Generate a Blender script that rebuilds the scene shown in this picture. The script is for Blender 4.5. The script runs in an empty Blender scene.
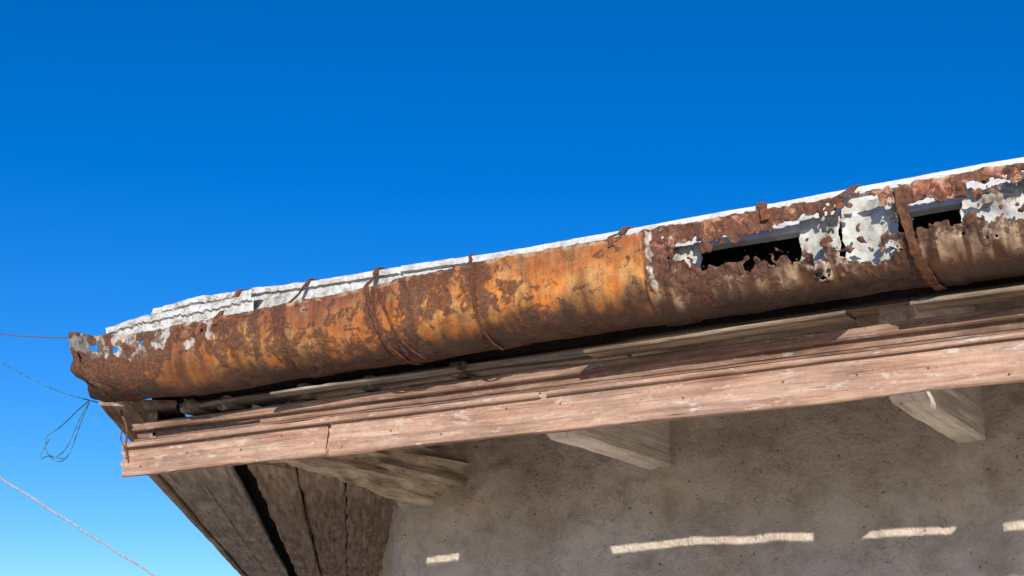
import bpy, bmesh, math, random
from mathutils import Vector, Matrix, noise
random.seed(4)
S=bpy.context.scene
C=bpy.context.collection

def fn(x,y,z,s=1.0,o=4):
    return noise.fractal(Vector((x*s+3.1,y*s+7.7,z*s+1.3)),1.0,2.0,o)
def lerp(a,b,t): return a+(b-a)*t
def ss(a,b,x):
    t=max(0,min(1,(x-a)/(b-a))) if b!=a else 0
    return t*t*(3-2*t)
def mixc(a,b,t):
    t=max(0,min(1,t)); return tuple(a[i]+(b[i]-a[i])*t for i in range(3))
def interp(tab,x):
    if x<=tab[0][0]: return tab[0][1]
    for (a,b),(c,d) in zip(tab,tab[1:]):
        if x<=c: return lerp(b,d,ss(a,c,x))
    return tab[-1][1]

# ---------------------------------------------------------------- materials
class NT:
    def __init__(s,name):
        s.m=bpy.data.materials.new(name); s.m.use_nodes=True
        s.t=s.m.node_tree; s.n=s.t.nodes; s.b=s.n['Principled BSDF']
        s.tc=s.n.new('ShaderNodeTexCoord')
    def link(s,a,b): s.t.links.new(a,b)
    def mapping(s,scale):
        m=s.n.new('ShaderNodeMapping'); m.inputs['Scale'].default_value=scale
        s.link(s.tc.outputs['Object'],m.inputs['Vector']); return m.outputs[0]
    def noise(s,scale,vec=None,detail=6,rough=.6,dist=0):
        t=s.n.new('ShaderNodeTexNoise'); t.inputs['Scale'].default_value=scale
        t.inputs['Detail'].default_value=detail; t.inputs['Roughness'].default_value=rough
        t.inputs['Distortion'].default_value=dist
        s.link(vec if vec else s.tc.outputs['Object'],t.inputs['Vector']); return t.outputs['Fac']
    def math(s,op,a,b=0.0,c=None):
        m=s.n.new('ShaderNodeMath'); m.operation=op
        for i,v in enumerate((a,b,c)):
            if v is None: continue
            if hasattr(v,'is_output'): s.link(v,m.inputs[i])
            else: m.inputs[i].default_value=v
        return m.outputs[0]
    def ramp(s,fac,stops,interp='LINEAR'):
        r=s.n.new('ShaderNodeValToRGB'); r.color_ramp.interpolation=interp
        e=r.color_ramp.elements
        while len(e)<len(stops): e.new(.5)
        for i,(p,c) in enumerate(stops):
            if not isinstance(c,(tuple,list)): c=(c,c,c)
            e[i].position=p; e[i].color=(*c,1)
        s.link(fac,r.inputs[0]); return r.outputs[0]
    def mix(s,a,b,fac,mode='MIX'):
        m=s.n.new('ShaderNodeMix'); m.data_type='RGBA'; m.blend_type=mode
        for sock,v in ((m.inputs[0],fac),(m.inputs[6],a),(m.inputs[7],b)):
            if hasattr(v,'is_output'): s.link(v,sock)
            elif isinstance(v,(int,float)): sock.default_value=v if sock==m.inputs[0] else (v,v,v,1)
            else: sock.default_value=(*v,1)
        return m.outputs[2]
    def bump(s,h,strength=.5,dist=.01,prev=None):
        b=s.n.new('ShaderNodeBump'); b.inputs['Strength'].default_value=strength; b.inputs['Distance'].default_value=dist
        s.link(h,b.inputs['Height'])
        if prev: s.link(prev,b.inputs['Normal'])
        return b.outputs[0]
    def fin(s,col,rough=.8,nrm=None,metal=0):
        if hasattr(col,'is_output'): s.link(col,s.b.inputs['Base Color'])
        else: s.b.inputs['Base Color'].default_value=(*col,1)
        if hasattr(rough,'is_output'): s.link(rough,s.b.inputs['Roughness'])
        else: s.b.inputs['Roughness'].default_value=rough
        s.b.inputs['Metallic'].default_value=metal
        s.b.inputs['Specular IOR Level'].default_value=.3
        if nrm: s.link(nrm,s.b.inputs['Normal'])
        return s.m
    def attr(s,name,out='Color'):
        a=s.n.new('ShaderNodeAttribute'); a.attribute_name=name; return a.outputs[out]

def rust_painted():
    k=NT('rusted_gutter_metal')
    base=k.attr('Col'); cor=k.attr('Col','Alpha')
    n1=k.ramp(k.noise(38,detail=9,rough=.7),[(.3,(.50,.43,.39)),(.5,(1,1,1)),(.72,(1.25,1.2,1.1))])
    c=k.mix(base,n1,.8,'MULTIPLY')
    streak=k.ramp(k.noise(30,k.mapping((1.6,.18,.18)),detail=6,rough=.7),[(.32,(.45,.36,.32)),(.55,(1,1,1)),(.75,(1.2,1.1,.95))])
    c=k.mix(c,streak,.6,'MULTIPLY')
    sn=k.noise(21,detail=12,rough=.70,dist=.5)
    sh=k.math('ADD',sn,k.math('MULTIPLY',cor,.30))
    scab=k.ramp(sh,[(.645,0.0),(.69,1.0)])
    scol=k.ramp(k.noise(90,detail=8,rough=.75),[(.32,(.02,.009,.007)),(.5,(.085,.033,.017)),(.66,(.24,.09,.04)),(.76,(.42,.24,.14))])
    c=k.mix(c,scol,k.mix(0.0,scab,.87))
    rim=k.ramp(sh,[(.615,0.0),(.64,1.0),(.655,0.0)])
    c=k.mix(c,(.44,.23,.10),k.mix(0.0,rim,.3))
    pit=k.ramp(k.noise(150,detail=5,rough=.75),[(.37,1.0),(.43,0.0)])
    c=k.mix(c,(.04,.016,.01),k.mix(0.0,pit,.6))
    fl=k.ramp(k.noise(75,detail=7,rough=.8,dist=.6),[(.66,0.0),(.72,1.0)])
    c=k.mix(c,(.50,.33,.19),k.mix(0.0,fl,.5))
    h=k.noise(60,detail=9,rough=.75)
    nb=k.bump(h,.3,.005); nb=k.bump(k.noise(230,detail=4),.25,.003,nb)
    nb=k.bump(k.ramp(sh,[(.63,0.0),(.67,.8),(.85,1.0)]),.8,.006,nb)
    m=k.fin(c,k.ramp(sh,[(.55,.42),(.68,.85)]),nb,.0); k.b.inputs['Specular IOR Level'].default_value=.5
    return m

def rust_dark(name='rusted_iron',a=(.05,.022,.013),b=(.26,.095,.04)):
    k=NT(name); n=k.noise(55,detail=8,rough=.7)
    return k.fin(k.ramp(n,[(.35,a),(.62,b),(.8,tuple(v*1.5 for v in b))]),.8,k.bump(n,.6,.004))

def wood(name,dark,mid,pale,fleck=None,gs=(2.2,38,38),bs=.5,crack=.7,dirt=None,dirtamt=.55):
    k=NT(name)
    g=k.noise(1.0,k.mapping(gs),detail=8,rough=.68,dist=.25)
    c=k.ramp(g,[(.30,dark),(.48,mid),(.68,pale)])
    big=k.ramp(k.noise(3.2,k.mapping((1,2,2)),detail=5),[(.3,(.68,.64,.6)),(.5,(1,1,1)),(.7,(1.15,1.13,1.11))])
    c=k.mix(c,big,.8,'MULTIPLY')
    if dirt:
        dd=k.ramp(k.noise(5,k.mapping((.5,2.2,2.2)),detail=9,rough=.74,dist=.5),[(.47,0.0),(.62,1.0)])
        c=k.mix(c,dirt,k.mix(0.0,dd,dirtamt))
    cr=k.noise(1.0,k.mapping((gs[0]*1.3,gs[1]*2.6,gs[2]*2.6)),detail=5,rough=.6,dist=.5)
    crm=k.ramp(cr,[(.30,1.0),(.37,0.0)])
    c=k.mix(c,tuple(v*.22 for v in dark),k.mix(0.0,crm,crack))
    if fleck:
        f=k.ramp(k.noise(24,k.mapping((.45,1.6,1.6)),detail=9,rough=.78),[(.56,0.0),(.62,1.0)])
        c=k.mix(c,fleck,k.mix(0.0,f,.6))
    sp=k.ramp(k.noise(90,detail=4,rough=.7),[(.3,(.6,.55,.5)),(.45,(1,1,1))])
    c=k.mix(c,sp,.6,'MULTIPLY')
    nb=k.bump(g,bs,.012); nb=k.bump(cr,bs,.006,nb)
    return k.fin(c,.85,nb)

def stucco():
    k=NT('weathered_stucco')
    c=k.ramp(k.noise(1.6,detail=7,rough=.62,dist=.4),[(.3,(.62,.50,.385)),(.5,(.78,.665,.54)),(.7,(.84,.76,.65))])
    c2=k.ramp(k.noise(9,detail=8,rough=.7),[(.3,(.74,.71,.69)),(.5,(1,1,1)),(.7,(1.06,1.06,1.05))])
    c=k.mix(c,c2,.9,'MULTIPLY')
    drip=k.ramp(k.noise(4,k.mapping((1.2,1.2,.7)),detail=5),[(.36,(.78,.70,.62)),(.5,(1,1,1))])
    c=k.mix(c,drip,.5,'MULTIPLY')
    pv=k.noise(55,detail=3,rough=.5); pit=k.ramp(pv,[(.28,1.0),(.33,0.0)])
    c=k.mix(c,(.14,.105,.08),k.mix(0.0,pit,.8))
    cn=k.noise(2.6,detail=9,rough=.62,dist=.8)
    ck=k.ramp(cn,[(.493,0.0),(.4990,1.0),(.5010,1.0),(.507,0.0)])
    c=k.mix(c,(.22,.17,.12),k.mix(0.0,ck,.34))
    nb=k.bump(k.noise(14,detail=8,rough=.7),.9,.045)
    nb=k.bump(k.noise(90,detail=4,rough=.7),.6,.010,nb)
    nb=k.bump(pv,.5,.01,nb)
    return k.fin(c,.95,nb)

def whiteroof():
    k=NT('white_roof_coating')
    cl=k.attr('Col','Alpha')
    c=k.ramp(k.noise(14,detail=9,rough=.75),[(.36,(.28,.25,.21)),(.47,(.54,.53,.50)),(.62,(.70,.70,.69))])
    d=k.ramp(k.noise(34,k.mapping((.6,1,1)),detail=10,rough=.82),[(.52,0.0),(.57,1.0)])
    c=k.mix(c,(.20,.15,.11),k.mix(0.0,d,.75))
    c=k.mix((.72,.72,.71),c,cl)
    return k.fin(c,.7,k.bump(k.noise(60,detail=7),.5,.008))

M_rust=rust_painted(); M_iron=rust_dark()
M_iron2=rust_dark('gutter_inside_metal',(.02,.012,.009),(.07,.035,.02))  # inside rust kept near-black: shadow seen through the holes is in the colour
M_fascia=wood('weathered_fascia_wood',(.24,.12,.075),(.47,.28,.19),(.62,.44,.33),fleck=(.70,.62,.54),bs=.65,crack=.75,dirt=(.23,.16,.12),dirtamt=.6)
M_mould=wood('moulding_wood',(.11,.055,.035),(.31,.175,.115),(.48,.33,.245),fleck=(.50,.42,.35),bs=.7,dirt=(.10,.065,.05),dirtamt=.65)  # wood tone darkened to hold groove and gutter shadow in the colour
M_grey=wood('grey_weathered_wood',(.12,.095,.075),(.33,.275,.22),(.54,.47,.40),bs=.8,dirt=(.13,.10,.075))
M_tan=wood('tan_weathered_wood',(.12,.085,.055),(.34,.26,.18),(.55,.45,.35),bs=.9,dirt=(.10,.07,.05),dirtamt=.7)
M_raft=wood('whitewashed_rafter_wood',(.44,.37,.29),(.80,.73,.63),(.88,.84,.77),bs=.7)
M_log=wood('rough_log_wood',(.14,.10,.065),(.52,.42,.31),(.78,.70,.58),gs=(2.5,26,26),bs=1.0)
M_brown=wood('brown_soffit_wood',(.08,.052,.032),(.27,.19,.13),(.46,.36,.27),bs=.9)
M_stucco=stucco(); M_white=whiteroof()
k=NT('pale_liner_sheet'); n=k.noise(18,detail=9,rough=.78)
M_liner=k.fin(k.ramp(n,[(.36,(.18,.12,.07)),(.46,(.44,.42,.37)),(.64,(.62,.63,.59))]),.6,k.bump(n,.3,.006))
k=NT('dry_ground'); n=k.noise(.6,detail=8)
M_ground=k.fin(k.ramp(n,[(.3,(.46,.37,.27)),(.7,(.62,.52,.40))]),.95,k.bump(k.noise(8),.4,.03))
k=NT('teal_wire'); M_teal=k.fin(k.ramp(k.noise(30),[(.4,(.03,.13,.18)),(.6,(.09,.29,.36))]),.6)
k=NT('grey_wire'); M_gw=k.fin(k.ramp(k.noise(30),[(.4,(.12,.10,.10)),(.6,(.25,.22,.2))]),.6)
k=NT('white_cable'); M_cable=k.fin(k.ramp(k.noise(60),[(.4,(.45,.48,.5)),(.6,(.7,.72,.74))]),.6)
M_void=rust_dark('eave_void_shade',(.012,.01,.009),(.04,.032,.027))  # near-black colour stands in for shade in the eave void and soffit gap

# ---------------------------------------------------------------- mesh helpers
def obj(name,verts,faces,mat,parent=None,smooth=False,cols=None):
    me=bpy.data.meshes.new(name); me.from_pydata(verts,[],faces); me.update()
    if cols:
        a=me.color_attributes.new('Col','FLOAT_COLOR','POINT')
        for i,c in enumerate(cols): a.data[i].color=(*c,.4) if len(c)==3 else c
    me.materials.append(mat)
    o=bpy.data.objects.new(name,me); C.objects.link(o)
    if parent: o.parent=parent
    if smooth:
        for p in me.polygons: p.use_smooth=True
    return o
def empty(name):
    o=bpy.data.objects.new(name,None); C.objects.link(o); o.empty_display_size=.2; return o
def frange(a,b,st):
    n=max(1,int(math.ceil((b-a)/st))); return [a+(b-a)*i/n for i in range(n+1)]
def densify(p,st):
    out=[]
    for i in range(len(p)):
        a=p[i]; b=p[(i+1)%len(p)]
        L=math.hypot(b[0]-a[0],b[1]-a[1]); n=max(1,int(L/st))
        for j in range(n): out.append((lerp(a[0],b[0],j/n),lerp(a[1],b[1],j/n)))
    return out
def sweep(name,prof,x0,x1,mat,parent=None,step=.02,pst=.012,amp=.002,fs=12,sag=0,endrag=0,smooth=False,loc=None,rotz=0,seed=0,tf=None,grain=True):
    pr=densify(prof,pst); xs=frange(x0,x1,step); n=len(pr)
    V=[];F=[]
    cy=sum(p[0] for p in pr)/n; cz=sum(p[1] for p in pr)/n
    for i,x in enumerate(xs):
        for j,(y,z) in enumerate(pr):
            xx=x
            if endrag:
                e=fn(y*2,z*2,seed,30,3)*endrag
                if i==0: xx=x+e+endrag*.5
                if i==len(xs)-1: xx=x+e-endrag*.5
            gx=.22 if grain else 1
            dn=fn(x*gx,y*2.2,z*2.2+seed,fs,4)*amp
            dz=fn(x*.35,seed,0,2,3)*sag; dy=fn(x*.35,seed+9,0,2,3)*sag*.5
            vy=y-cy; vz=z-cz; L=math.hypot(vy,vz)+1e-6
            q=(xx,y+vy/L*dn+dy,z+vz/L*dn+dz)
            if tf: q=tf(*q)
            V.append(q)
    for i in range(len(xs)-1):
        for j in range(n):
            a=i*n+j; b=i*n+(j+1)%n
            F.append((a,b,b+n,a+n))
    F.append(tuple(range(n-1,-1,-1))); F.append(tuple((len(xs)-1)*n+j for j in range(n)))
    o=obj(name,V,F,mat,parent,smooth)
    if loc: o.location=loc
    o.rotation_euler=(0,0,rotz)
    bm=bmesh.new(); bm.from_mesh(o.data); bmesh.ops.recalc_face_normals(bm,faces=bm.faces); bm.to_mesh(o.data); bm.free()
    return o
def rect(y0,y1,z0,z1,b=.004):
    return [(y0+b,z0),(y1-b,z0),(y1,z0+b),(y1,z1-b),(y1-b,z1),(y0+b,z1),(y0,z1-b),(y0,z0+b)]
def bisect(o,co,no):
    bm=bmesh.new(); bm.from_mesh(o.data); inv=o.matrix_basis.inverted()
    c=inv@Vector(co); nn=inv.to_3x3()@Vector(no)
    g=bm.verts[:]+bm.edges[:]+bm.faces[:]
    r=bmesh.ops.bisect_plane(bm,geom=g,plane_co=c,plane_no=nn,clear_outer=True)
    ed=[e for e in r['geom_cut'] if isinstance(e,bmesh.types.BMEdge)]
    try: bmesh.ops.contextual_create(bm,geom=ed)
    except Exception: pass
    bm.to_mesh(o.data); bm.free()
def curve(name,pts,r,mat,parent=None):
    cu=bpy.data.curves.new(name,'CURVE'); cu.dimensions='3D'; cu.bevel_depth=r; cu.bevel_resolution=2
    sp=cu.splines.new('NURBS'); sp.points.add(len(pts)-1); sp.use_endpoint_u=True; sp.order_u=3; sp.resolution_u=10
    for i,p in enumerate(pts): sp.points[i].co=(*p,1)
    cu.materials.append(mat); o=bpy.data.objects.new(name,cu); C.objects.link(o)
    if parent: o.parent=parent
    return o

# =============================================================== GUTTER
GO=Vector((-.03,.05,.017))
YC,R=3.85,.14
def zc(x): return interp([(-4.4,1.246),(-3.6,1.232),(-2.6,1.234),(-1.7,1.240),(-.6,1.236),(1.8,1.245)],x)
def lipz(x): return interp([(-4.38,1.385),(-4.2,1.345),(-4.0,1.325),(-3.3,1.334),(-2.3,1.361),(1.8,1.37)],x)
joints=[-3.78,-3.20,-2.73,-2.39,-1.77,-.93,-.1,.8]
L2=math.pi*R
def gprof(x,s):
    a=lipz(x)-zc(x)
    if s<a: 
        t=s/a
        return (YC-R-.006*math.sin(t*3.14), lipz(x)-s, -1,0)
    s-=a
    if s<L2:
        th=s/R
        return (YC-R*math.cos(th), zc(x)-R*math.sin(th), -math.cos(th),-math.sin(th))
    s-=L2
    return (YC+R, zc(x)+s,1,0)
SL=.12+L2+.05
holes=[(-1.655,1.270,.058,.036),(-1.57,1.240,.065,.024),(-1.48,1.248,.08,.034),(-1.39,1.246,.07,.044),(-1.31,1.256,.08,.048),
       (-1.22,1.262,.085,.068),(-1.13,1.270,.095,.090),(-1.045,1.272,.090,.085),(-.975,1.268,.06,.048),(-.90,1.266,.07,.038),(-.84,1.262,.065,.034),
       (-.745,1.275,.09,.056),(-.66,1.268,.08,.048),(-.5,1.26,.09,.03),(-.3,1.25,.05,.04),
       (-4.20,1.30,.022,.013),(-4.08,1.272,.012,.009),(-3.93,1.29,.012,.006),(-4.32,1.27,.012,.02),(-3.62,1.29,.010,.006),(-3.12,1.30,.010,.007)]
def hole(x,z):
    best=9
    for (a,b,c,d) in holes:
        if abs(x-a)<.4: best=min(best,math.hypot((x-a)/c,(z-b)/d))
    if best>3.5: return best
    return best+fn(x,0,z,24,5)*1.05+fn(x,3,z,75,3)*.45
xs=frange(-4.37,-1.8,.008)+frange(-1.7955,-.5,.0045)+frange(-.49,1.8,.02)
ns=int(SL/.0052)
V=[];F=[];Cc=[];Hm=[]
OR=(.58,.19,.03); OC=(.60,.31,.10); BR=(.16,.062,.025); DK=(.028,.016,.012); RD=(.28,.09,.04); TN=(.48,.37,.26); PALE=(.55,.52,.46)
def gcol(x,s,z):
    n1=fn(x,s*1.2,0,3.2,5); n2=fn(x,s,5,11,5); n3=fn(x*3,s*.5,8,9,4); n4=fn(x,s,12,30,4)
    t=s/.31
    if x<-1.77:
        bright=interp([(-4.35,.2),(-4.0,.42),(-3.7,.62),(-3.3,.68),(-2.8,.78),(-2.5,.95),(-2.0,1.0),(-1.8,.9)],x)
        c=mixc(BR,mixc(OR,OC,.42+n2*1.1+n3*.4),bright*1.0+n1*.55)
        top=ss(.34,.10,t+n2*.14)
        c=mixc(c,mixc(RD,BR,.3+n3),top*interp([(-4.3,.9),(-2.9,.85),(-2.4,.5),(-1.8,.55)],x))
        c=mixc(c,mixc(BR,DK,.8),ss(.50,.84,t+n1*.25+n2*.16+n3*.10)*.96)  # brown rust, with underside shade painted in towards the bottom
        cor=interp([(-4.35,.85),(-4.0,.66),(-3.4,.54),(-2.9,.48),(-2.65,.34),(-2.3,.14),(-1.85,.10)],x)*(1.2-.5*ss(.3,.8,t))+n1*.65
        if x<-3.55:
            w=fn(x,s,20,14,4); 
            if s<.075+.05*w: 
                c=mixc(c,PALE,ss(.05,.16,w)*.9)
                if w>.1: cor-=.6
            c=mixc(c,DK,ss(-4.05,-4.32,x+n1*.2)*.6)
    else:
        c=mixc(mixc(BR,DK,.55),mixc(RD,OC,.25+n2),.16+n1*.7+n2*.3)
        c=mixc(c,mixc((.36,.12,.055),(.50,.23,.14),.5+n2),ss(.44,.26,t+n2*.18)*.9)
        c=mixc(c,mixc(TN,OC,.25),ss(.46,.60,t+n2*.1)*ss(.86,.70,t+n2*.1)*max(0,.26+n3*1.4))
        c=mixc(c,DK,ss(.70,.96,t+n1*.2)*.9)  # underside shade painted in on the right segment too
        cor=.56+n1*.7-.25*ss(.52,.64,t)+.35*ss(.22,.05,abs(t-.36))
    if s<.012: c=mixc(c,(.5,.36,.24),.4+n4)
    for jx,wid,st in ((-3.22,.012,.8),(-2.80,.012,.95),(-2.66,.010,.8),(-2.395,.010,.8),(-.955,.016,.5)):
        d=abs(x-jx-n2*.02-(s-.15)*(.22 if jx in(-2.80,-2.66) else .05))
        a_=ss(wid,wid*.25,d)*st*(.75+n3); c=mixc(c,DK,a_); cor+=ss(.06,0,d)*.35
    d=abs(x+1.752-n2*.018)
    a_=ss(.016,.004,d)*ss(.27,.17,s)*max(0,.55+n4*1.6)
    c=mixc(c,(.62,.56,.46),a_); cor-=a_*.8
    for (sx,wd) in ((-2.2,.03),(-2.0,.05),(-1.62,.05),(-3.05,.04),(-3.45,.05),(-2.52,.03),(-.83,.03),(-3.7,.04)):
        c=mixc(c,mixc(BR,DK,.4),ss(wd,0,abs(x-sx-n1*.05))*ss(.1,.45,t+n2*.2)*.6)
    return c+(max(-.3,min(1.3,cor)),)
for x in xs:
    rr=0
    for j in joints:
        d=x-j
        if 0<=d<.10: rr=max(rr,.004*(1-ss(.085,.10,d)))
        if -.006<d<.006: rr=max(rr,.0055)
    for k_ in range(ns+1):
        s=SL*k_/ns
        y,z,ny,nz=gprof(x,s)
        dn=rr+fn(x,s*1.5,0,2.4,3)*.009+fn(x,s,4,14,4)*.0026+fn(x,s,6,60,2)*.0005
        if x>-1.85:
            sc=fn(x,s,90,34,5); dn+=ss(.02,.14,sc)*.0045*ss(-1.85,-1.72,x)*ss(.24,.14,s)
        if s<.02: dn+= .006*(1-s/.02)
        h=hole(x,z) if s<.25 else 9
        if h<1.9 and x>-1.8: dn+= (1.9-h)*.017*(fn(x,s,31,22,3)) - (1.9-h)*.002
        lx=fn(x,0,44,7,4)*.004*ss(.04,0,s)+(fn(x,0,45,40,3)*.006*ss(.03,0,s))
        endt=ss(-4.05,-4.37,x)
        dn+=endt*fn(x,s,80,9,3)*.018
        q=Vector((x+endt*(.10*ss(0,.3,s)+fn(0,s,66,12,3)*.03), y+ny*dn, z+nz*dn+lx))
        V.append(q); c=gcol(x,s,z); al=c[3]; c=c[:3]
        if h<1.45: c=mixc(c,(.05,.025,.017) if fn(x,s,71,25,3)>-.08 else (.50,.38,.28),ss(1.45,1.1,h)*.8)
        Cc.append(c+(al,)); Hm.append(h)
n=ns+1
ecache={}
def cross(a,b):
    key=(min(a,b),max(a,b))
    if key in ecache: return ecache[key]
    ha,hb=Hm[key[0]],Hm[key[1]]; t=(1-ha)/(hb-ha)
    V.append(V[key[0]].lerp(V[key[1]],t)); Cc.append(Cc[key[0]]); Hm.append(1)
    ecache[key]=len(V)-1; return ecache[key]
for i in range(len(xs)-1):
    for j in range(ns):
        a=i*n+j; q=(a,a+1,a+n+1,a+n)
        ins=[Hm[v]>=1 for v in q]
        if all(ins): F.append(q); continue
        if not any(ins): continue
        poly=[]
        for e in range(4):
            u,v=q[e],q[(e+1)%4]
            if ins[e]: poly.append(u)
            if ins[e]!=ins[(e+1)%4]: poly.append(cross(u,v))
        if len(poly)>=3: F.append(tuple(poly))
gut=empty('rusty_gutter')
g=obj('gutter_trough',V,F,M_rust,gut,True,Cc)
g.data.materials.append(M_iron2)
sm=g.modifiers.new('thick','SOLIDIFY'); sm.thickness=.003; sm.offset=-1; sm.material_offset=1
x=-4.355
ce=Vector((x+.05,YC,zc(x)+.03)); cv=[]
for k_ in range(0,ns+1,2):
    s=SL*k_/ns; y,z,ny,nz=gprof(x,s); cv.append((x+.10*ss(0,.3,s)+.012+fn(y,z,0,20)*.006,y-ny*.006,z-nz*.006))
V2=[]; F2=[]; m=len(cv)
for f in (1,.75,.5,.25):
    for p in cv: V2.append((lerp(ce.x,p[0],f)+(fn(p[1]*f,p[2],f,9)*.02 if f<1 else 0),ce.y+(p[1]-ce.y)*f,ce.z+(p[2]-ce.z)*f))
for r_ in range(3):
    for j in range(m-1): F2.append((r_*m+j,r_*m+j+1,(r_+1)*m+j+1,(r_+1)*m+j))
V2.append(tuple(ce)); 
for j in range(m-1): F2.append((3*m+j,3*m+j+1,len(V2)-1))
cc=[mixc(BR,DK,.5+fn(v[1],v[2],2,12)) for v in V2]
obj('end_cap',V2,F2,M_rust,gut,False,cc)
def liner(x0,x1,z0,z1,y0,nm):
    V=[];F=[];X=frange(x0,x1,.006);Z=frange(z0,z1,.006)
    for x in X:
        for z in Z:
            ex=0
            if z==Z[0]: ex=fn(x,0,3,25)*.02
            if z==Z[-1]: ex=fn(x,0,9,25)*.03
            e2=fn(0,z,x0,25)*.014 if x in (X[0],X[-1]) else 0
            V.append((x+e2,y0+fn(x,0,z,10)*.012+.007*math.sin(x*38),z+ex))
    m=len(Z)
    for i in range(len(X)-1):
        for j in range(m-1): F.append((i*m+j,(i+1)*m+j,(i+1)*m+j+1,i*m+j+1))
    return obj(nm,V,F,M_liner,gut,True)
liner(-1.70,-1.61,1.19,1.315,3.758,'liner_sheet_1')
liner(-1.290,-1.168,1.15,1.335,3.766,'liner_sheet_2')
liner(-1.160,-.995,1.15,1.355,3.772,'liner_sheet_3')
liner(-.82,-.64,1.19,1.335,3.768,'liner_sheet_4')
fc=0
for i in range(30):
    a=random.choice([h for h in holes if h[0]>-1.75]); th=random.uniform(0,6.28)
    x=a[0]+a[2]*math.cos(th)*1.1; z=a[1]+a[3]*math.sin(th)*1.1
    if hole(x,z)<1.05 or hole(x,z)>1.6: continue
    s=lipz(x)-z
    if s<0.01: continue
    y,zz,ny,nz=gprof(x,s); r=random.uniform(.004,.009)
    P=[];nf=7
    for q in range(nf):
        an=q/nf*6.28; rr=r*random.uniform(.5,1.3); P.append((x+math.cos(an)*rr,y+ny*(.005+.008*random.random()),zz+math.sin(an)*rr*.8))
    P.append((x,y+ny*.008,zz))
    fc+=1; o=obj('rust_flake_%d'%fc,P,[(q,(q+1)%nf,nf) for q in range(nf)],M_iron,gut)
def strap(name,pts,w,th=.004,mat=M_iron):
    V=[];F=[]
    P=[Vector(p) for p in pts]; Q=[]
    for a,b in zip(P,P[1:]):
        nn=max(1,int((b-a).length/.012))
        for i in range(nn): Q.append(a.lerp(b,i/nn))
    Q.append(P[-1])
    for i,p in enumerate(Q):
        t=(Q[min(i+1,len(Q)-1)]-Q[max(i-1,0)]).normalized()
        sx=Vector((1,0,0)); sx=(sx-t*sx.dot(t)).normalized(); nr=sx.cross(t)
        ww=w*(1+fn(p.x,p.y,p.z,40)*.5); o_=nr*(fn(p.x,p.z,2,20)*.003)
        for a_,b_ in ((-1,-1),(1,-1),(1,1),(-1,1)): V.append(p+sx*a_*ww/2+nr*b_*th/2+o_)
    for i in range(len(Q)-1):
        for j in range(4):
            a=i*4+j;b=i*4+(j+1)%4; F.append((a,b,b+4,a+4))
    F.append((3,2,1,0)); m=len(V)-4; F.append((m,m+1,m+2,m+3))
    o=obj(name,V,F,mat,gut)
    bm=bmesh.new(); bm.from_mesh(o.data); bmesh.ops.recalc_face_normals(bm,faces=bm.faces); bm.to_mesh(o.data); bm.free()
    return o
def hsh(i): return (math.sin(i*12.9898)*43758.5453)%1
def ztop(x):
    b=interp([(-4,1.444),(-3.7,1.455),(-3.2,1.438),(-2.2,1.411),(-1.4,1.406),(-.6,1.407),(1.8,1.415)],x)
    i=math.floor(x/.23); return b+(hsh(i)-.5)*interp([(-3.2,.014),(-2.7,.003)],x)
def ring(name,x,s0,s1,slant,w,up=True,off=.008,lean=0,mat=M_iron):
    pts=[]
    if up:
        zt=ztop(x)+.003
        pts+= [(x-slant*.3+lean*1.1,3.85,zt+.014),(x-slant*.3+lean,3.768,zt),(x-slant*.2+lean*.5,3.74,lerp(lipz(x),zt,.45)),(x-slant*.17+lean*.1,3.703,lipz(x)+.002)]
    for s in frange(s0,s1,.015):
        y,z,ny,nz=gprof(x,s); pts.append((x+slant*(s-.15),y+ny*off,z+nz*off))
    return strap(name,pts,w,mat=mat)
M_iron3=rust_dark('dark_strap_iron',(.04,.018,.012),(.18,.07,.032))
ring('strap_1',-3.55,0,.03,0,.022,lean=.05)
ring('strap_2',-3.215,0,.16,-.12,.012,lean=.02,mat=M_iron3)
ring('strap_3',-2.80,0,.36,.34,.017,lean=.05,mat=M_iron3)
ring('strap_4',-2.74,.02,.34,.42,.008,up=False,mat=M_iron3)
ring('strap_5',-2.395,0,.34,.12,.008,lean=-.03,mat=M_iron3)
ring('strap_6',-1.86,0,.03,.2,.020,lean=.055)
ring('strap_7',-1.36,0,.035,.1,.024,lean=-.02)
ring('strap_8',-1.155,0,.04,-.1,.024,lean=.01)
ring('strap_9',-.95,.015,.36,.16,.026,up=False,off=.010,mat=M_iron3)
ring('strap_10',-.2,0,.36,.1,.024); ring('strap_11',.7,0,.36,.1,.024)
gut.location=GO

# =============================================================== HOUSE
house=empty('old_house')
FT=.975
fp=[(4.0,.836),(4.004,.832),(4.028,.834),(4.030,FT-.002),(4.024,FT),(4.006,FT-.002),(4.0,FT-.008)]
sweep('fascia_board_1',fp,-4.285,-3.222,M_fascia,house,amp=.0045,sag=.010,endrag=.03,seed=1,step=.012,tf=lambda x,y,z:(x,y,z+.004))
sweep('fascia_board_2',fp,-3.218,2.0,M_fascia,house,amp=.004,sag=.006,endrag=.014,seed=5,step=.012,tf=lambda x,y,z:(x+(z-.9)*.12,y-.004,z-.003))
mp=[(4.052,.997),(4.085,.997),(4.085,1.058),(4.034,1.058),(4.026,1.054),(4.024,1.026),(4.030,1.021),(4.046,1.018),(4.050,1.012)]
sweep('fascia_moulding',mp,-4.27,2.0,M_mould,house,amp=.0025,sag=.005,endrag=.03,seed=8,step=.015,pst=.008)
sweep('moulding_bead',[(4.010,FT+.001),(4.020,FT+.001),(4.022,FT+.006),(4.014,FT+.008),(4.008,FT+.006)],-4.24,2.0,M_mould,house,amp=.0015,sag=.003,endrag=.02,seed=11,step=.015,pst=.006)
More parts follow.
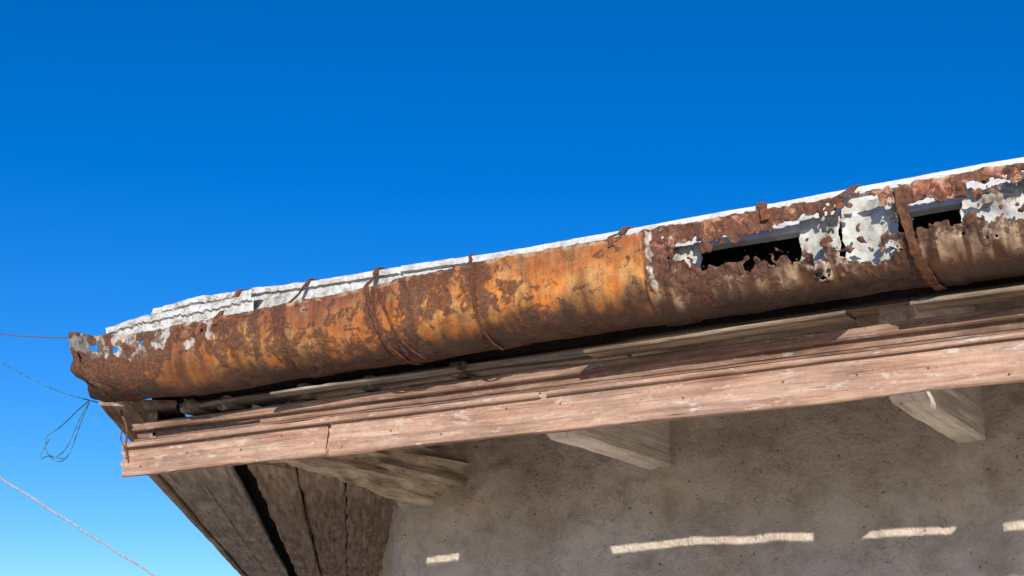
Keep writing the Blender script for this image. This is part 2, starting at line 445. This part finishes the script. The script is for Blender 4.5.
sweep('face_bead_1',rect(3.978,4.0,.948,.966,.004),-4.27,-2.30,M_fascia,house,amp=.002,sag=.006,endrag=.03,seed=12,step=.012,pst=.006)
sweep('face_bead_2',rect(3.978,3.997,.951,.967,.004),-2.29,2.0,M_fascia,house,amp=.002,sag=.004,endrag=.02,seed=13,step=.012,pst=.006)
for i,(a,b) in enumerate([(-4.26,-2.86),(-2.70,-1.96),(-.61,-.44)]):
    sweep('slot_light_blocker_%d'%i,rect(4.056,4.075,.94,1.004,.002),a,b,M_brown,house,amp=.002,endrag=.02,seed=20+i)  # unseen blocks added to interrupt the sun strips on the wall
sweep('eave_board_1',rect(4.03,4.13,1.083,1.108),-3.95,-2.02,M_grey,house,amp=.005,sag=.010,endrag=.06,seed=31)
sweep('eave_board_2',rect(3.915,4.02,1.066,1.078,.003),-2.12,-1.22,M_tan,house,amp=.005,sag=.012,endrag=.09,seed=33,step=.010,tf=lambda x,y,z:(x,y,z+(x+1.65)*.012))
sweep('eave_board_3',rect(3.92,4.02,1.072,1.086,.003),-1.05,2.0,M_tan,house,amp=.005,sag=.007,endrag=.07,seed=35,step=.010)
sweep('eave_board_4',rect(3.935,3.99,1.068,1.079,.003),-3.45,-2.62,M_grey,house,amp=.005,sag=.010,endrag=.09,seed=36,step=.010,tf=lambda x,y,z:(x,y+(x+3.1)*.05,z+(x+3.1)*.014))
for i in range(7):
    y0=4.10+i*.155; zz=1.128+i*.155*.25
    sweep('deck_plank_%d'%i,rect(y0,y0+.149,zz,zz+.022),-4.1-.77*(y0-4.06),2.0,M_brown,house,amp=.004,sag=.004,seed=40+i,step=.05,pst=.03,
      tf=(lambda yy:(lambda x,y,z:(x,y,z+(y-yy)*.25)))(y0))
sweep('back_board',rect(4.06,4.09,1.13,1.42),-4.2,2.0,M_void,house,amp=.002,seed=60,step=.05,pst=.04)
def rafter(nm,x0,x1,zb,seed,mat=M_raft,y0=4.2,y1=5.1):
    pr=rect(-x1,-x0,zb,1.16,.008)
    def tf(X,Y,Z):
        if Z>zb+.1: Z=Z+(X-4.2)*.22
        if X<4.26 and Z<zb+.08: Z=Z+.04*(4.26-X)/.06
        return (X,Y,Z)
    return sweep(nm,pr,y0,y1,mat,house,amp=.009,sag=.010,seed=seed,rotz=math.pi/2,step=.02,tf=tf)
rafter('rafter_1',-2.435,-2.315,.852,70)
rafter('rafter_2',-1.215,-1.105,.850,71)
rafter('rafter_3',.04,.15,.85,72); rafter('rafter_4',1.3,1.41,.85,73)
for i,xx in enumerate((-3.98,-3.80,-3.40,-3.1,-2.7)):
    sweep('rafter_foot_%d'%i,rect(-xx-.06,-xx,1.065,1.12,.006),4.0+.02*(i%2),4.3,M_grey if i%2 else M_tan,house,amp=.006,endrag=.03,seed=80+i,rotz=math.pi/2)
V=[];F=[];nn=40;Y=frange(4.08,5.10,.015)
for y in Y:
    for j in range(nn):
        a=2*math.pi*j/nn
        rr=.115+.02*math.sin(y*4)+fn(math.cos(a)*.6,y*.35,math.sin(a)*.6,4,5)*.06+fn(math.cos(a),y*.1,math.sin(a),5,4)*.02
        V.append((-3.50+.12*(y-4.6)+math.cos(a)*rr*1.15,y,.95+(y-4.2)*-.01+math.sin(a)*rr))
for i in range(len(Y)-1):
    for j in range(nn):
        a=i*nn+j;b=i*nn+(j+1)%nn;F.append((a,a+nn,b+nn,b))
F.append(tuple(range(nn)))
lg=obj('log_rafter',[(v[1],-v[0],v[2]) for v in V],F,M_log,house); lg.rotation_euler=(0,0,math.pi/2)
bm=bmesh.new(); bm.from_mesh(lg.data); bmesh.ops.recalc_face_normals(bm,faces=bm.faces); bm.to_mesh(lg.data); bm.free()

D=Vector((-.61,.79,0)).normalized(); Nn=Vector((.79,.61,0)).normalized()
ang=math.atan2(D.y,D.x); C0=Vector((-4.28,4.16,0))
def lboard(nm,n0,n1,z0,z1,mat,seed,s0=-.9,s1=10.0,amp=.004,clip=True,sag=.006,ycut=4.05):
    o=sweep(nm,rect(-n1,-n0,z0,z1,.005),s0,s1,mat,house,amp=amp,sag=sag,seed=seed,loc=C0,rotz=ang,step=.03,pst=.03)
    if clip:
        bpy.context.view_layer.update()
        bisect(o,(0,ycut,0),(0,-1,0)); bisect(o,(-3.60,0,0),(1,0,0))
    return o
lboard('side_rim_board',0.0,.035,.846,1.10,M_tan,100)
lboard('side_soffit_board_1',.045,.20,.856,.884,M_grey,101)
lboard('side_soffit_board_2',.206,.355,.848,.88,M_grey,102)
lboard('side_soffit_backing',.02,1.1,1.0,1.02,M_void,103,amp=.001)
lboard('side_soffit_board_3',.43,.60,.840,.876,M_brown,104,amp=.010)
lboard('side_soffit_board_4',.607,.80,.860,.890,M_brown,105,amp=.010)
lboard('side_soffit_board_5',.806,1.06,.844,.882,M_brown,106,amp=.014)
lboard('side_verge_board',-.185,.12,1.10,1.128,M_brown,107,s0=-.25,ycut=3.9,clip=False)
def path(s):
    xc=-3.65
    L=2.2-xc
    if s<L: return Vector((2.2-s,5.05,0)),Vector((0,-1,0))
    p=Vector((xc,5.05,0))+D*(s-L); return p,-Nn
Sx=frange(0,5.85+1.2,.018)+frange(7.1,16,.08); Zs=frange(-1.7,.2,.1)[:-1]+frange(.2,1.42,.018)
V=[];F=[]
for s in Sx:
    p,nr=path(s)
    L=5.85
    b=ss(L-.06,L+.06,s); nr=(Vector((0,-1,0))*(1-b)+(-Nn)*b).normalized()
    for z in Zs:
        d=fn(p.x,p.y,z,1.3,3)*.025+fn(p.x,p.y,z,6,5)*.020+fn(p.x,p.y,z,40,3)*.004
        for (rx,rz,w) in ((-2.38,1.0,.2),(-1.16,1.0,.16),(-3.42,.95,.28)):
            q=math.hypot((p.x-rx)/w,(z-rz)/.2); 
            if p.y<5.06: d+=.04*ss(1.15,.85,q+fn(p.x,0,z,7)*.35)
        V.append(p+nr*d+Vector((0,0,z)))
m=len(Zs)
for i in range(len(Sx)-1):
    for j in range(m-1): F.append((i*m+j,i*m+j+1,(i+1)*m+j+1,(i+1)*m+j))
obj('stucco_wall',V,F,M_stucco,house,True)
X=frange(-3.96,2.0,.008)
V=[];F=[];CL=[]
prof=[(.035,-.11),(.016,-.10),(.014,-.06),(.012,-.028),(-.002,-.024),(-.003,-.012),(-.001,-.003),(.006,0),(.10,.018),(.3,.06)]
for x in X:
    jt=abs((x/.23)%1-.5)*2
    jo=ss(.965,1.0,jt)*.010 if x<-2.6 else 0
    for k_,(dy,dz) in enumerate(prof):
        e=interp([(-3.4,1),(-2.9,.3)],x)
        ch=fn(x,0,2,70,3)*.006*e if k_ in (4,5) else 0
        V.append((x+(fn(0,dz,dy,30)*.02 if x==X[0] else 0),3.775+dy+jo+fn(x,dz,0,9,4)*.004*e,ztop(x)+dz-jo*.4+ch+fn(x,0,dz*2,5,3)*.006*e+fn(x,0,1,60,3)*.002*e))
        CL.append((1,1,1,interp([(-3.2,1.0),(-2.3,.65),(-1.2,.4),(-.5,.3)],x)))
m=len(prof)
for i in range(len(X)-1):
    for j in range(m-1): F.append((i*m+j,(i+1)*m+j,(i+1)*m+j+1,i*m+j+1))
o=obj('roof_edge_coating',V,F,M_white,house,False,CL); o.location=GO
X=frange(-4.14,-3.38,.007); V=[];F=[]
for x in X:
    zt=interp([(-4.14,1.372),(-3.9,1.390),(-3.38,1.400)],x)+(hsh(math.floor(x/.17))-.5)*.010
    for k_,(dy,dz) in enumerate([(.010,-.07),(.006,-.03),(-.006,-.026),(-.006,-.004),(0,0),(.06,.008)]):
        dd=fn(x,0,50,18,4)*.03 if k_==0 else (fn(x,0,7,60,3)*.008 if k_ in(1,2) else 0)
        V.append((x+(fn(0,dz,dy+4,30)*.02 if x==X[0] else 0),3.712+dy+fn(x,dz,3,14,4)*.004,zt+dz+dd+fn(x,0,3,30,4)*.003))
for i in range(len(X)-1):
    for j in range(5): F.append((i*6+j,(i+1)*6+j,(i+1)*6+j+1,i*6+j+1))
o=obj('lower_coating_layer',V,F,M_white,house,False,[(1,1,1,1)]*len(V)); o.location=GO
A=Vector((-3.98,3.80,1.385)); B=Vector((2.0,3.80,1.385))
R0=Vector((A.x+1.975,7.8,2.385)); R1=Vector((2.0,7.8,2.385)); Lb=A+D*10; Rb=R0+D*10
V=[A,B,R1,R0,Lb,Rb]+[v-Vector((0,0,.03)) for v in (A,B,R1,R0,Lb,Rb)]
F=[(0,1,2,3),(0,3,5,4),(9,8,7,6),(10,11,9,6),(0,6,7,1),(4,10,6,0),(1,7,8,2),(5,11,10,4)]
o=obj('roof_sheet',V,F,M_white,house,False,[(1,1,1,1)]*len(V)); o.location=GO

curve('fascia_tie_wire',[(-4.28,3.97,1.14),(-4.27,3.96,1.09),(-4.24,3.965,1.05),(-4.235,3.975,1.0),(-4.24,3.975,.95),(-4.225,3.975,.90)],.0045,M_iron,house)
curve('fascia_tie_wire_b',[(-4.25,3.965,1.03),(-4.27,3.97,1.0),(-4.26,3.975,.96),(-4.23,3.975,.94)],.003,M_iron,house)
for i in range(16):
    xx=-4.15+i*.24+random.uniform(-.05,.05); zz=random.choice((.86,.93,.90))+random.uniform(-.01,.01)
    bpy.ops.mesh.primitive_uv_sphere_add(segments=8,ring_count=5,radius=.004,location=(xx,3.995,zz)); o=bpy.context.object
    o.name='nail_%d'%i; o.scale=(1,.5,1); o.data.materials.append(M_iron); o.parent=house

curve('grey_wire',[(-4.36,3.80,1.39),(-4.6,3.98,1.45),(-5.4,4.45,1.66),(-6.39,5.0,1.917),(-9.5,7.0,2.85)],.003,M_gw)
tw=empty('teal_wire')
curve('span',[(-4.34,3.9,1.13),(-4.40,3.91,1.145),(-4.70,3.98,1.235),(-5.0,4.08,1.345),(-5.347,4.2,1.478),(-8,5.2,2.6)],.0026,M_teal,tw)
curve('loop_a',[(-4.40,3.91,1.145),(-4.50,3.95,1.13),(-4.60,3.95,1.06),(-4.70,3.95,1.03),(-4.68,3.95,.96),(-4.60,3.95,.91),(-4.55,3.95,.925),(-4.52,3.95,.97),(-4.47,3.94,1.08),(-4.41,3.92,1.14)],.0028,M_teal,tw)
curve('loop_b',[(-4.56,3.95,.925),(-4.60,3.94,.93),(-4.66,3.95,.95),(-4.72,3.95,.93),(-4.69,3.95,.99),(-4.66,3.95,1.02)],.0028,M_teal,tw)
curve('loop_c',[(-4.41,3.92,1.14),(-4.46,3.93,1.10),(-4.50,3.93,1.02),(-4.55,3.94,.95),(-4.62,3.95,.935)],.0024,M_teal,tw)
cp=[]
for i in range(80):
    t=-3+i*.08; cp.append((-4.387-.069*t+random.uniform(-.0015,.0015),3.5+.9*t,.775-.30*t+.003*math.sin(i*2.1)+.006*(t-.5)**2))
curve('overhead_cable',cp,.0042,M_cable)

obj('ground',[(-800,-800,-1.7),(800,-800,-1.7),(800,800,-1.7),(-800,800,-1.7)],[(0,1,2,3)],M_ground)

# ---------------------------------------------------------------- light, sky
sd=Vector((.65,-1,.43)).normalized()
sun=bpy.data.lights.new('sun','SUN'); sun.energy=5.0; sun.angle=math.radians(.5); sun.color=(1,.94,.85)
so=bpy.data.objects.new('sun',sun); C.objects.link(so); so.rotation_euler=sd.to_track_quat('Z','Y').to_euler(); so.location=(5,-8,6)
w=bpy.data.worlds.new('World'); S.world=w; w.use_nodes=True; nt=w.node_tree
bg=nt.nodes['Background']; sky=nt.nodes.new('ShaderNodeTexSky'); sky.sky_type='NISHITA'; sky.sun_disc=False
sky.sun_elevation=math.asin(sd.z); sky.sun_rotation=math.atan2(sd.x,sd.y); sky.air_density=1.0; sky.dust_density=1.4; sky.ozone_density=5; sky.altitude=1500
hs=nt.nodes.new('ShaderNodeHueSaturation'); hs.inputs['Saturation'].default_value=1.28; hs.inputs['Hue'].default_value=.509
nt.links.new(sky.outputs[0],hs.inputs['Color']); nt.links.new(hs.outputs[0],bg.inputs['Color']); bg.inputs['Strength'].default_value=.15

fwd=Vector((-.4991,.8210,.2773)).normalized(); right=Vector((.8545,.5195,0)).normalized(); up=right.cross(fwd).normalized()
cam=bpy.data.cameras.new('cam'); cam.sensor_width=36; cam.lens=36*1400/1024; cam.clip_end=3000; cam.clip_start=.05
co=bpy.data.objects.new('cam',cam); C.objects.link(co)
co.matrix_world=Matrix(((right.x,up.x,-fwd.x,0),(right.y,up.y,-fwd.y,0),(right.z,up.z,-fwd.z,0),(0,0,0,1)))
S.camera=co
S.view_settings.view_transform='Standard'; S.view_settings.look='None'; S.view_settings.exposure=0
